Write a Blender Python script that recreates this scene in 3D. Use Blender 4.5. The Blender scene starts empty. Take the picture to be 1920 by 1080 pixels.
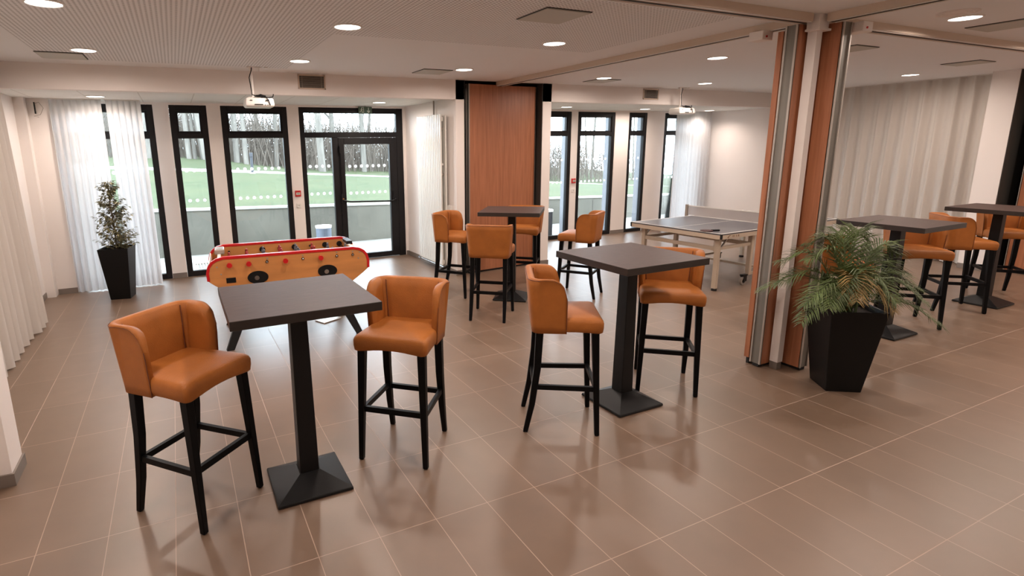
import bpy, bmesh, math, random
from math import pi, sin, cos, radians as RAD
from mathutils import Vector, Matrix
random.seed(7)
SC = bpy.context.scene
COL = SC.collection

# ------------------------------------------------------------------ camera
cam_d = bpy.data.cameras.new('camera')
cam_d.sensor_width = 36.0
cam_d.lens = 1035.74/1920*36
cam_d.shift_x = (960-830.34)/1920
cam_d.shift_y = (502.27-540)/1920
cam_d.clip_start = 0.05; cam_d.clip_end = 400
cam = bpy.data.objects.new('camera', cam_d); COL.objects.link(cam)
YAW, PITCH, ROLL, CH = 0.442461, 0.214448, 0.015447, 1.851
f0 = Vector((sin(YAW)*cos(PITCH), cos(YAW)*cos(PITCH), -sin(PITCH)))
r0 = Vector((cos(YAW), -sin(YAW), 0)); d0 = f0.cross(r0)
rr = r0*cos(ROLL)+d0*sin(ROLL); dd = d0*cos(ROLL)-r0*sin(ROLL)
M = Matrix((rr, -dd, -f0)).transposed().to_4x4()
M.translation = Vector((0, 0, CH))
cam.matrix_world = M
SC.camera = cam
# ------------------------------------------------------------------ world, exposure
W = bpy.data.worlds.new('overcast_sky'); SC.world = W; W.use_nodes = True
wn = W.node_tree.nodes; wl = W.node_tree.links
bg = wn['Background']
tcw = wn.new('ShaderNodeTexCoord'); sepw = wn.new('ShaderNodeSeparateXYZ'); crw = wn.new('ShaderNodeValToRGB')
wl.new(tcw.outputs['Generated'], sepw.inputs[0]); wl.new(sepw.outputs['Z'], crw.inputs[0]); wl.new(crw.outputs[0], bg.inputs[0])
crw.color_ramp.elements[0].color = (.74, .86, 1, 1); crw.color_ramp.elements[1].color = (.82, .90, 1, 1)
bg.inputs[1].default_value = 17.5
SC.view_settings.view_transform = 'Standard'
SC.view_settings.look = 'None'
SC.view_settings.exposure = 0.14
SC.view_settings.gamma = 1.0
SC.view_settings.use_curve_mapping = False
LAMP_W = 17.0
LAMP_COL = (1.0, .84, .735)

# ------------------------------------------------------------------ materials
def newmat(name):
    m = bpy.data.materials.new(name); m.use_nodes = True
    nt = m.node_tree; return m, nt.nodes, nt.links, nt.nodes['Principled BSDF']
def mat(name, col, rough=.5, metal=0, spec=.5, var=0, scale=8, bump=0, bscale=60, stretch=(1, 1, 1), coat=0, col2=None, emit=None, detail=4):
    m, n, l, p = newmat(name)
    p.inputs['Base Color'].default_value = (*col, 1); p.inputs['Roughness'].default_value = rough
    p.inputs['Metallic'].default_value = metal; p.inputs['Specular IOR Level'].default_value = spec
    if coat: p.inputs['Coat Weight'].default_value = coat; p.inputs['Coat Roughness'].default_value = .15
    if emit: p.inputs['Emission Color'].default_value = (*col, 1); p.inputs['Emission Strength'].default_value = emit
    if var or bump:
        tc = n.new('ShaderNodeTexCoord'); mp = n.new('ShaderNodeMapping'); mp.inputs['Scale'].default_value = stretch
        l.new(tc.outputs['Object'], mp.inputs[0])
    if var:
        nz = n.new('ShaderNodeTexNoise'); nz.inputs['Scale'].default_value = scale; nz.inputs['Detail'].default_value = detail
        l.new(mp.outputs[0], nz.inputs['Vector'])
        cr = n.new('ShaderNodeValToRGB'); c2 = col2 or tuple(min(1, c*(1+var)) for c in col)
        c1 = tuple(c*(1-var) for c in col)
        cr.color_ramp.elements[0].position = .3; cr.color_ramp.elements[1].position = .7
        cr.color_ramp.elements[0].color = (*c1, 1); cr.color_ramp.elements[1].color = (*c2, 1)
        l.new(nz.outputs['Fac'], cr.inputs[0]); l.new(cr.outputs[0], p.inputs['Base Color'])
    if bump:
        b = n.new('ShaderNodeTexNoise'); b.inputs['Scale'].default_value = bscale; b.inputs['Detail'].default_value = 3
        l.new(mp.outputs[0], b.inputs['Vector'])
        bp = n.new('ShaderNodeBump'); bp.inputs['Strength'].default_value = bump; bp.inputs['Distance'].default_value = .004
        l.new(b.outputs['Fac'], bp.inputs['Height']); l.new(bp.outputs[0], p.inputs['Normal'])
    return m
MT = {}
MT['wall'] = mat('painted_wall', (.84, .785, .75), .85, var=.015, scale=1.5, bump=.05, bscale=200)
MT['base'] = mat('skirting_tile', (.21, .175, .15), .5, var=.1, scale=4)
MT['leather'] = mat('tan_leather', (.36, .120, .024), .5, spec=.28, var=.13, scale=7, bump=.35, bscale=160)
MT['piping'] = mat('brown_piping', (.16, .045, .018), .5)
MT['blackwood'] = mat('black_lacquered_wood', (.0025, .0025, .003), .45, spec=.14, var=.2, scale=30, stretch=(1, 1, .1))
MT['blackmetal'] = mat('black_powder_coat', (.004, .004, .0045), .42, spec=.3, bump=.25, bscale=400)
MT['tabletop'] = mat('dark_laminate', (.070, .043, .036), .5, spec=.2, var=.18, scale=9, stretch=(1, 9, 1), bump=.15, bscale=40)
MT['tableedge'] = mat('dark_laminate_edge', (.022, .015, .012), .45, var=.1, scale=10)
MT['frame'] = mat('anthracite_aluminium', (.010, .009, .010), .45, spec=.25)
MT['cladding'] = mat('grey_outer_reveal', (.13, .135, .15), .55)
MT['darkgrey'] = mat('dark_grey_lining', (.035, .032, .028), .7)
MT['darkrubber'] = mat('black_rubber', (.01, .01, .01), .8)
MT['white'] = mat('white_enamel', (.80, .79, .74), .35)
MT['whiteplastic'] = mat('white_plastic', (.75, .72, .68), .4)
MT['alu'] = mat('brushed_aluminium', (.50, .46, .42), .42, metal=.75, var=.08, scale=20, stretch=(1, 1, .05))
MT['aludark'] = mat('dull_aluminium_channel', (.22, .205, .18), .5, metal=.5, var=.12, scale=25, stretch=(1, 1, .05))
MT['chrome'] = mat('chrome', (.7, .7, .7), .15, metal=1)
MT['track'] = mat('beige_track_paint', (.62, .50, .40), .5)
MT['red'] = mat('red_plastic', (.55, .012, .015), .3, spec=.5)
MT['pot'] = mat('black_planter_plastic', (.004, .004, .004), .4, spec=.25, bump=.1, bscale=80)
MT['soil'] = mat('potting_soil', (.03, .02, .014), .9, var=.4, scale=60, bump=1, bscale=60)
MT['palm'] = mat('palm_leaf', (.085, .120, .035), .5, var=.5, scale=5)
MT['palmdry'] = mat('palm_leaf_yellowing', (.26, .17, .055), .6, var=.3, scale=8)
MT['stem'] = mat('plant_stem', (.10, .065, .03), .7, var=.3, scale=20)
MT['ficus'] = mat('variegated_leaf', (.085, .095, .030), .4, var=.5, scale=28, col2=(.42, .38, .21))
MT['pptop'] = mat('blue_grey_table_tennis_top', (.10, .10, .112), .33, spec=.5, var=.05, scale=3)
MT['ppframe'] = mat('cream_steel_frame', (.55, .46, .36), .45)
MT['whiteline'] = mat('white_line', (.75, .72, .68), .5)
MT['concrete'] = mat('cast_concrete', (.105, .102, .085), .85, var=.22, scale=1.3, bump=.3, bscale=30)
MT['terrace'] = mat('pale_paving', (.16, .156, .142), .8, var=.08, scale=2)
MT['bark'] = mat('winter_bark', (.10, .092, .08), .9, var=.3, scale=6, stretch=(1, 1, .2))
MT['brush'] = mat('bare_twigs', (.075, .062, .05), .95, var=.25, scale=2)
MT['path'] = mat('pale_gravel_path', (.30, .29, .27), .9, var=.1, scale=8)
MT['bin'] = mat('blue_grey_bin', (.10, .12, .16), .5)
MT['bindark'] = mat('dark_bin', (.012, .014, .02), .5)
MT['signgreen'] = mat('exit_sign_green', (.045, .085, .055), .4)
MT['signwhite'] = mat('exit_sign_pictogram', (.55, .60, .52), .4)
MT['goldwood'] = mat('honey_wood', (.56, .235, .072), .4, var=.12, scale=6, stretch=(.4, 1, 2.5))
MT['grille'] = mat('grille_metal', (.30, .26, .22), .5)
MT['vent'] = mat('vent_plate', (.50, .48, .43), .6)
MT['racket'] = mat('racket_dark_red', (.05, .008, .008), .5)
MT['playerred'] = mat('player_red', (.30, .02, .02), .4)
MT['playergrey'] = mat('player_grey', (.10, .10, .12), .4)

def woodmat():
    m, n, l, p = newmat('oak_panel')
    tc = n.new('ShaderNodeTexCoord'); mp = n.new('ShaderNodeMapping'); mp.inputs['Scale'].default_value = (28, 28, 1.1)
    l.new(tc.outputs['Object'], mp.inputs[0])
    a = n.new('ShaderNodeTexNoise'); a.inputs['Scale'].default_value = 1.6; a.inputs['Detail'].default_value = 6; a.inputs['Distortion'].default_value = .6
    l.new(mp.outputs[0], a.inputs['Vector'])
    cr = n.new('ShaderNodeValToRGB'); e = cr.color_ramp.elements
    e[0].position = .3; e[0].color = (.30, .108, .048, 1); e[1].position = .72; e[1].color = (.45, .175, .085, 1)
    l.new(a.outputs['Fac'], cr.inputs[0]); l.new(cr.outputs[0], p.inputs['Base Color'])
    p.inputs['Roughness'].default_value = .42
    return m
MT['oak'] = woodmat()

def floormat():
    m, n, l, p = newmat('taupe_floor_tiles')
    g = n.new('ShaderNodeNewGeometry'); mp = n.new('ShaderNodeMapping'); mp.inputs['Location'].default_value = (.7866+30*.3, -2.8765+.6116*40, 0)
    l.new(g.outputs['Position'], mp.inputs[0])
    b = n.new('ShaderNodeTexBrick'); b.offset = 0; b.squash = 1
    b.inputs['Scale'].default_value = 1; b.inputs['Brick Width'].default_value = .30; b.inputs['Row Height'].default_value = .6116
    b.inputs['Mortar Size'].default_value = .0021; b.inputs['Mortar Smooth'].default_value = .1; b.inputs['Bias'].default_value = 0
    b.inputs['Color1'].default_value = (.175, .114, .076, 1); b.inputs['Color2'].default_value = (.194, .127, .086, 1)
    b.inputs['Mortar'].default_value = (.42, .30, .23, 1)
    l.new(mp.outputs[0], b.inputs['Vector'])
    nz = n.new('ShaderNodeTexNoise'); nz.inputs['Scale'].default_value = 6; nz.inputs['Detail'].default_value = 5
    l.new(g.outputs['Position'], nz.inputs['Vector'])
    mr = n.new('ShaderNodeMapRange'); mr.inputs['To Min'].default_value = .88; mr.inputs['To Max'].default_value = 1.12
    l.new(nz.outputs['Fac'], mr.inputs['Value'])
    mx = n.new('ShaderNodeMix'); mx.data_type = 'RGBA'; mx.blend_type = 'MULTIPLY'; mx.inputs['Factor'].default_value = 1
    l.new(b.outputs['Color'], mx.inputs['A']); l.new(mr.outputs[0], mx.inputs['B'])
    l.new(mx.outputs['Result'], p.inputs['Base Color'])
    r2 = n.new('ShaderNodeMapRange'); r2.inputs['To Min'].default_value = .37; r2.inputs['To Max'].default_value = .7
    l.new(b.outputs['Fac'], r2.inputs['Value']); l.new(r2.outputs[0], p.inputs['Roughness'])
    bp = n.new('ShaderNodeBump'); bp.invert = True; bp.inputs['Strength'].default_value = .4; bp.inputs['Distance'].default_value = .001
    l.new(b.outputs['Fac'], bp.inputs['Height']); l.new(bp.outputs[0], p.inputs['Normal'])
    p.inputs['Specular IOR Level'].default_value = 1.0
    return m
MT['floor'] = floormat()

def ceilmat():
    # painted plaster, with a field of small round perforations in the part between x -1.03..3.9
    m, n, l, p = newmat('perforated_plaster')
    p.inputs['Roughness'].default_value = .9
    g = n.new('ShaderNodeNewGeometry'); s = n.new('ShaderNodeSeparateXYZ'); l.new(g.outputs['Position'], s.inputs[0])
    def mth(op, a, b=None, c=None):
        q = n.new('ShaderNodeMath'); q.operation = op
        for i, v in enumerate((a, b, c)):
            if v is None: continue
            if isinstance(v, (int, float)): q.inputs[i].default_value = v
            else: l.new(v, q.inputs[i])
        return q.outputs[0]
    P = .030
    fx = mth('SUBTRACT', mth('FRACT', mth('DIVIDE', mth('ADD', s.outputs['X'], 50), P)), .5)
    fy = mth('SUBTRACT', mth('FRACT', mth('DIVIDE', mth('ADD', s.outputs['Y'], 50), P)), .5)
    d = mth('ADD', mth('MULTIPLY', fx, fx), mth('MULTIPLY', fy, fy))
    hole = mth('LESS_THAN', d, .075)
    def band(o, a, b): return mth('MULTIPLY', mth('GREATER_THAN', o, a), mth('LESS_THAN', o, b))
    zone = mth('MULTIPLY', band(s.outputs['X'], -1.03, 3.85), band(s.outputs['Y'], 2.95, 6.75))
    zone2 = mth('MULTIPLY', band(s.outputs['X'], 1.27, 3.85), band(s.outputs['Y'], 4.66, 6.75))
    zone = mth('MULTIPLY', zone, mth('SUBTRACT', 1, zone2))
    # thin panel joints
    jx = mth('LESS_THAN', mth('ABSOLUTE', mth('SUBTRACT', mth('FRACT', mth('DIVIDE', mth('ADD', s.outputs['X'], 50.73), 1.2)), .5)), .0016)
    jy = mth('LESS_THAN', mth('ABSOLUTE', mth('SUBTRACT', mth('FRACT', mth('DIVIDE', mth('ADD', s.outputs['Y'], 50.2), 2.4)), .5)), .0008)
    jn = mth('MULTIPLY', mth('MAXIMUM', jx, jy), .30)
    fac = mth('MAXIMUM', mth('MULTIPLY', mth('MULTIPLY', hole, zone), .6), mth('MULTIPLY', jn, zone))
    mx = n.new('ShaderNodeMix'); mx.data_type = 'RGBA'
    mx.inputs['A'].default_value = (.82, .815, .82, 1); mx.inputs['B'].default_value = (.09, .075, .065, 1)
    l.new(fac, mx.inputs['Factor']); l.new(mx.outputs['Result'], p.inputs['Base Color'])
    return m
MT['ceil'] = ceilmat()

def alcovemat():
    m, n, l, p = newmat('suspended_tile_ceiling')
    g = n.new('ShaderNodeNewGeometry'); mp = n.new('ShaderNodeMapping'); mp.inputs['Location'].default_value = (30.3, 30.1, 0)
    l.new(g.outputs['Position'], mp.inputs[0])
    b = n.new('ShaderNodeTexBrick'); b.offset = 0
    b.inputs['Scale'].default_value = 1; b.inputs['Brick Width'].default_value = .6; b.inputs['Row Height'].default_value = .6
    b.inputs['Mortar Size'].default_value = .006; b.inputs['Color1'].default_value = (.80, .80, .77, 1); b.inputs['Color2'].default_value = (.80, .80, .77, 1)
    b.inputs['Mortar'].default_value = (.62, .60, .56, 1)
    l.new(mp.outputs[0], b.inputs['Vector']); l.new(b.outputs['Color'], p.inputs['Base Color'])
    p.inputs['Roughness'].default_value = .85
    return m
MT['alcove'] = alcovemat()

def grassmat():
    m, n, l, p = newmat('lawn_grass')
    g = n.new('ShaderNodeNewGeometry')
    a = n.new('ShaderNodeTexNoise'); a.inputs['Scale'].default_value = .55; a.inputs['Detail'].default_value = 8; a.inputs['Roughness'].default_value = .7
    l.new(g.outputs['Position'], a.inputs['Vector'])
    cr = n.new('ShaderNodeValToRGB'); e = cr.color_ramp.elements
    e[0].position = .32; e[0].color = (.024, .035, .016, 1); e[1].position = .68; e[1].color = (.040, .047, .022, 1)
    l.new(a.outputs['Fac'], cr.inputs[0])
    b = n.new('ShaderNodeTexNoise'); b.inputs['Scale'].default_value = 9; b.inputs['Detail'].default_value = 4
    l.new(g.outputs['Position'], b.inputs['Vector'])
    c2 = n.new('ShaderNodeValToRGB'); c2.color_ramp.elements[0].position = .60; c2.color_ramp.elements[1].position = .70
    l.new(b.outputs['Fac'], c2.inputs[0])
    mx = n.new('ShaderNodeMix'); mx.data_type = 'RGBA'; l.new(c2.outputs[0], mx.inputs['Factor']); l.new(cr.outputs[0], mx.inputs['A'])
    mx.inputs['B'].default_value = (.04,.034,.020, 1)
    l.new(mx.outputs['Result'], p.inputs['Base Color']); p.inputs['Roughness'].default_value = .9; p.inputs['Specular IOR Level'].default_value = .1
    return m
MT['grass'] = grassmat()

def glassmat():
    m, n, l, p = newmat('clear_pane'); n.remove(p)
    out = n['Material Output']; t = n.new('ShaderNodeBsdfTransparent'); t.inputs[0].default_value = (.93, .95, .94, 1)
    gl = n.new('ShaderNodeBsdfGlossy'); gl.inputs['Roughness'].default_value = .02
    fr = n.new('ShaderNodeFresnel'); fr.inputs[0].default_value = 1.35
    mx = n.new('ShaderNodeMixShader'); l.new(fr.outputs[0], mx.inputs[0]); l.new(t.outputs[0], mx.inputs[1]); l.new(gl.outputs[0], mx.inputs[2])
    l.new(mx.outputs[0], out.inputs[0]); return m
MT['glass'] = glassmat()

def sheermat(name, col, trans, transp):
    m, n, l, p = newmat(name); n.remove(p); out = n['Material Output']
    d = n.new('ShaderNodeBsdfDiffuse'); d.inputs[0].default_value = (*col, 1)
    t = n.new('ShaderNodeBsdfTranslucent'); t.inputs[0].default_value = (*col, 1)
    x = n.new('ShaderNodeBsdfTransparent')
    a = n.new('ShaderNodeMixShader'); a.inputs[0].default_value = trans
    b = n.new('ShaderNodeMixShader'); b.inputs[0].default_value = transp
    l.new(d.outputs[0], a.inputs[1]); l.new(t.outputs[0], a.inputs[2]); l.new(a.outputs[0], b.inputs[1]); l.new(x.outputs[0], b.inputs[2])
    l.new(b.outputs[0], out.inputs[0]); return m
MT['sheer'] = sheermat('sheer_voile', (.72, .70, .70), .42, .04)
MT['drape'] = sheermat('white_drape', (.74, .69, .64), .30, .03)
MT['dot'] = sheermat('frosted_white_dot', (.9, .9, .9), .6, .15)
MT['net'] = sheermat('net_mesh', (.55, .50, .48), .3, .45)

# ------------------------------------------------------------------ geometry helpers
class MB:
    def __init__(s): s.bm = bmesh.new()
    def box(s, x0, x1, y0, y1, z0, z1):
        v = [s.bm.verts.new(p) for p in ((x0, y0, z0), (x1, y0, z0), (x1, y1, z0), (x0, y1, z0), (x0, y0, z1), (x1, y0, z1), (x1, y1, z1), (x0, y1, z1))]
        for f in ((3, 2, 1, 0), (4, 5, 6, 7), (0, 1, 5, 4), (1, 2, 6, 5), (2, 3, 7, 6), (3, 0, 4, 7)): s.bm.faces.new([v[i] for i in f])
        return s
    def loft(s, rings, cap=True, close=True):
        rv = [[s.bm.verts.new(p) for p in r] for r in rings]
        for a, b in zip(rv, rv[1:]):
            k = len(a)
            for i in range(k if close else k-1):
                j = (i+1) % k; s.bm.faces.new((a[i], a[j], b[j], b[i]))
        if cap:
            s.bm.faces.new(rv[0][::-1]); s.bm.faces.new(rv[-1])
        return s
    def bar(s, p, q, w, h, w2=None, h2=None, up=(0, 0, 1)):
        p = Vector(p); q = Vector(q); d = (q-p).normalized(); u = Vector(up)
        if abs(d.dot(u)) > .95: u = Vector((0, 1, 0))
        a = d.cross(u).normalized(); b = a.cross(d).normalized()
        w2 = w if w2 is None else w2; h2 = h if h2 is None else h2
        r = []
        for c, ww, hh in ((p, w, h), (q, w2, h2)):
            r.append([c+a*sx*ww/2+b*sy*hh/2 for sx, sy in ((-1, -1), (1, -1), (1, 1), (-1, 1))])
        return s.loft(r)
    def tube(s, pts, r, n=8, r2=None, cap=True):
        pts = [Vector(p) for p in pts]; k = len(pts); rings = []
        d = (pts[1]-pts[0]).normalized(); u = Vector((0, 0, 1)) if abs(d.z) < .9 else Vector((1, 0, 0))
        a = d.cross(u).normalized()
        for i, p in enumerate(pts):
            t = (pts[min(i+1, k-1)]-pts[max(i-1, 0)]).normalized()
            a = (a-t*a.dot(t)).normalized(); b = t.cross(a)
            rad = r if r2 is None else r+(r2-r)*i/(k-1)
            rings.append([p+a*cos(2*pi*j/n)*rad+b*sin(2*pi*j/n)*rad for j in range(n)])
        return s.loft(rings, cap)
    def lathe(s, prof, n=20, c=(0, 0, 0)):
        return s.loft([[Vector((c[0]+r*cos(2*pi*j/n), c[1]+r*sin(2*pi*j/n), c[2]+z)) for j in range(n)] for r, z in prof])
    def prism(s, pts, axis, a, b):
        def P(u, v, w): return {'x': (w, u, v), 'y': (u, w, v), 'z': (u, v, w)}[axis]
        return s.loft([[P(u, v, a) for u, v in pts], [P(u, v, b) for u, v in pts]])
    def obj(s, name, m, parent=None, bevel=0, seg=2, smooth=False, sub=0, loc=None):
        bmesh.ops.recalc_face_normals(s.bm, faces=s.bm.faces)
        me = bpy.data.meshes.new(name); s.bm.to_mesh(me); s.bm.free()
        ms = m if isinstance(m, (list, tuple)) else [m]
        for q in ms: me.materials.append(MT[q] if isinstance(q, str) else q)
        if smooth:
            for p in me.polygons: p.use_smooth = True
        o = bpy.data.objects.new(name, me); COL.objects.link(o)
        if parent: o.parent = parent
        if loc: o.location = loc
        if bevel:
            b = o.modifiers.new('bevel', 'BEVEL'); b.width = bevel; b.segments = seg; b.limit_method = 'ANGLE'; b.angle_limit = RAD(35)
            if seg > 1:
                for p in me.polygons: p.use_smooth = True
                w = o.modifiers.new('wn', 'WEIGHTED_NORMAL')
        if sub:
            q = o.modifiers.new('sub', 'SUBSURF'); q.levels = sub; q.render_levels = sub
        return o
def tag(o, label, cat, group=None, kind=None):
    o['label'] = label; o['category'] = cat
    if group: o['group'] = group
    if kind: o['kind'] = kind
    return o
def thing(name, label, cat, loc=(0, 0, 0), rz=0, group=None):
    o = bpy.data.objects.new(name, None); COL.objects.link(o); o.empty_display_size = .1
    o.location = loc; o.rotation_euler = (0, 0, rz); return tag(o, label, cat, group)
def struct(o): o['kind'] = 'structure'; return o
def sempty(name, loc=(0, 0, 0)):
    o = bpy.data.objects.new(name, None); COL.objects.link(o); o.location = loc; o['kind'] = 'structure'; return o
def kids(o): return [c for c in bpy.data.objects if c.parent == o]
def dup(src, loc, rz, label, group=None):
    def cp(o, par):
        c = o.copy(); COL.objects.link(c)
        if par: c.parent = par; c.matrix_parent_inverse = o.matrix_parent_inverse.copy()
        for ch in KID.get(o.name, []): cp(ch, c)
        return c
    KID = {}
    for c in bpy.data.objects:
        if c.parent: KID.setdefault(c.parent.name, []).append(c)
    r = cp(src, None); r.location = loc; r.rotation_euler = (0, 0, rz); r['label'] = label
    if group: r['group'] = group
    return r

# ------------------------------------------------------------------ structure
CZ = 2.757; AZ = 2.53; YB = 9.0; YF = 7.1
def sbox(name, m, *a, **k): return struct(MB().box(*a).obj(name, m, **k))
sbox('floor', 'floor', -1.95, 11.0, -4.0, 9.05, -.05, 0)
sbox('ceiling', 'ceil', -1.95, 11.0, -4.0, 7.12, CZ, CZ+.08)
sbox('ceiling', 'alcove', -1.95, 3.73, 7.12, 9.0, AZ, AZ+.08)
sbox('ceiling', 'alcove', 5.06, 11.0, 7.12, 9.0, AZ, AZ+.08)
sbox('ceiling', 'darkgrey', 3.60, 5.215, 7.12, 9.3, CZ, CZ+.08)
sbox('wall_beam', 'wall', -1.72, 3.73, YF, YF+.12, 2.50, CZ)
sbox('wall_beam', 'wall', 5.06, 10.85, YF, YF+.12, 2.50, CZ)
sbox('wall_left', 'wall', -1.90, -1.70, 3.85, 9.4, 0, CZ+.1)
sbox('wall_left', 'wall', -1.90, -1.02, 3.62, 3.85, 0, CZ)
sbox('wall_left', 'wall', -1.90, -1.13, -4.0, 3.62, 0, CZ)
sbox('wall_front', 'wall', -1.9, 11.0, -4.2, -4.0, 0, CZ)
sbox('baseboard_left', 'base', -1.70, -1.688, 3.85, 8.7, 0, .075)
b = MB(); b.box(-1.13, -1.008, 3.608, 3.862, 0, .075); b.obj('baseboard_left', 'base')['kind'] = 'structure'
sbox('wall_pier', 'wall', -1.70, -1.36, 8.70, 9.4, 0, AZ)
sbox('baseboard_back', 'base', -1.58, -1.35, 8.688, 8.70, 0, .075)
# back wall piers between the windows and thin lintel
TOP = 2.50
openings = [(-1.36, -.20), (.004, .499), (.687, 1.643), (1.822, 3.551), (6.05, 7.108), (7.265, 8.215), (8.587, 9.089), (9.592, 10.55)]
xs = -1.36
piers = []
prev = -1.36
for a_, b_ in openings:
    if a_-prev > .01: piers.append((prev, a_))
    prev = b_
piers.append((prev, 10.95))
for a_, b_ in piers:
    if a_ > 3.5 and b_ < 6.2:
        sbox('wall_back', 'wall', 3.551, 6.05, YB, YB+.26, 0, TOP); continue
    sbox('wall_back', 'wall', a_, b_, YB, YB+.26, 0, TOP)
    sbox('baseboard_back', 'base', a_+.004, b_-.004, YB-.012, YB, 0, .075)
sbox('baseboard_back', 'base', 3.56, 3.60, YB-.012, YB, 0, .075)
sbox('wall_lintel', 'wall', -1.36, 10.95, YB, YB+.26, TOP, AZ+.3)
# grey exterior reveals seen through the glass
for a_, b_ in openings:
    o = MB().box(b_-.02, b_+.0, YB+.09, YB+.27, 0, TOP).obj('trim_reveal', 'cladding'); struct(o)
# centre block between both alcoves with the panel recess
sbox('wall_centre', 'wall', 3.60, 3.73, YF, YB, 0, AZ+.01)
sbox('wall_centre', 'wall', 3.60, 3.73, YF, YF+.13, AZ, CZ)
sbox('wall_centre', 'wall', 5.06, 5.215, YF, YB, 0, CZ)
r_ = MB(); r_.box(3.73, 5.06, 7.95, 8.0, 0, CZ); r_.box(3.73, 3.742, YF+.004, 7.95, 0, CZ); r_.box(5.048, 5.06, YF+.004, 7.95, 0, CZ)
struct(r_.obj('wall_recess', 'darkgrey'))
b = MB(); b.box(3.588, 3.60, YF+.0, YB, 0, .075); b.box(3.588, 3.73, YF-.012, YF, 0, .075); b.box(5.06, 5.227, YF-.012, YF, 0, .075); b.box(5.215, 5.227, YF, YB, 0, .075)
struct(b.obj('baseboard_centre', 'base'))
# right side
sbox('wall_right', 'wall', 10.85, 10.95, 3.95, 9.26, 0, CZ+.1)
sbox('wall_right', 'wall', 10.30, 10.95, 3.66, 3.95, 0, CZ)
sbox('wall_right', 'wall', 10.30, 10.95, -4.0, 1.95, 0, CZ)
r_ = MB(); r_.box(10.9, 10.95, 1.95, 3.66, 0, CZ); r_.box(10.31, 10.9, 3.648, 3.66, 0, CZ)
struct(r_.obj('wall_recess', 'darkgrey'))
sbox('baseboard_right', 'base', 10.838, 10.85, 3.95, 9.0, 0, .075)
b = MB(); b.box(10.288, 10.30, 3.66, 3.95, 0, .075); b.box(10.288, 10.30, -3.9, 1.95, 0, .075); struct(b.obj('baseboard_right', 'base'))
# corner pipe boxing in left alcove
sbox('trim_pipe', 'wall', -1.70, -1.59, 8.56, 8.70, 0, AZ)

# ------------------------------------------------------------------ windows
def frame_mb(mb, x0, x1, z0, z1, w, y0, y1, wb=None):
    wb = w if wb is None else wb
    mb.box(x0, x0+w, y0, y1, z0, z1); mb.box(x1-w, x1, y0, y1, z0, z1)
    mb.box(x0+w, x1-w, y0, y1, z0, z0+wb); mb.box(x0+w, x1-w, y0, y1, z1-w, z1)
def dots(mb, x0, x1, zs, y, pitch=.101, r=.026):
    k = int((x1-x0)/pitch); off = (x1-x0-(k-1)*pitch)/2
    for z in zs:
        for i in range(k):
            cx = x0+off+i*pitch
            mb.loft([[Vector((cx+r*cos(t*pi/8), yy, z+r*sin(t*pi/8))) for t in range(16)] for yy in (y, y-.0012)])
nwin = [0]
def window(x0, x1, panes=True, inset=.08):
    nwin[0] += 1
    root = sempty('window_%d' % nwin[0], ((x0+x1)/2, YB+.04, 0))
    def L(mb, name, m, **k):
        bmesh.ops.translate(mb.bm, verts=mb.bm.verts, vec=Vector((-(x0+x1)/2, -YB-.04, 0)))
        return mb.obj(name, m, root, **k)
    f = MB(); y0, y1 = YB+.005, YB+.085
    frame_mb(f, x0+.001, x1-.001, .0, TOP, inset, y0, y1)
    f.box(x0+inset, x1-inset, y0, y1, 2.035, 2.11)
    frame_mb(f, x0+inset, x1-inset, 2.11, TOP-inset, .028, y0+.015, y1)
    L(f, 'window_frame', 'frame', bevel=.004, seg=1)
    p = MB(); p.box(x0+inset, x1-inset, YB+.055, YB+.061, 2.11, TOP-inset); L(p, 'pane', 'glass')
    p = MB(); p.box(x0+inset, x1-inset, YB+.055, YB+.061, inset, 2.035); L(p, 'pane', 'glass')
    d = MB(); dots(d, x0+inset, x1-inset, (1.575, 1.135), YB+.053); L(d, 'pane_dots', 'dot')
    return root
window(-1.36, -.20); window(.004, .499); window(.687, 1.643)
# window_4: fixed screen around the door
nwin[0] += 1
root = sempty('window_4', (2.68, YB+.04, 0))
x0, x1 = 1.823, 3.550
f = MB(); y0, y1 = YB+.005, YB+.085
f.box(x0, x0+.075, y0, y1, 0, TOP); f.box(x1-.115, x1, y0, y1, 0, TOP); f.box(x0+.075, x1-.115, y0, y1, TOP-.085, TOP)
f.box(x0+.075, x1-.115, y0, y1, 2.035, 2.118); f.box(2.324, 2.424, y0, y1, 0, 2.035); f.box(x0+.075, 2.324, y0, y1, 0, .08)
bmesh.ops.translate(f.bm, verts=f.bm.verts, vec=Vector((-2.68, -YB-.04, 0))); f.obj('window_frame', 'frame', root, bevel=.004, seg=1)
for (a_, b_, c_, d_) in ((x0+.075, x1-.115, 2.118, TOP-.085), (x0+.075, 2.324, .08, 2.035)):
    p = MB(); p.box(a_-2.68, b_-2.68, .015, .021, c_, d_); p.obj('pane', 'glass', root)
d = MB(); dots(d, x0+.075-2.68, 2.324-2.68, (1.585, 1.145), .013); d.obj('pane_dots', 'dot', root)
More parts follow.
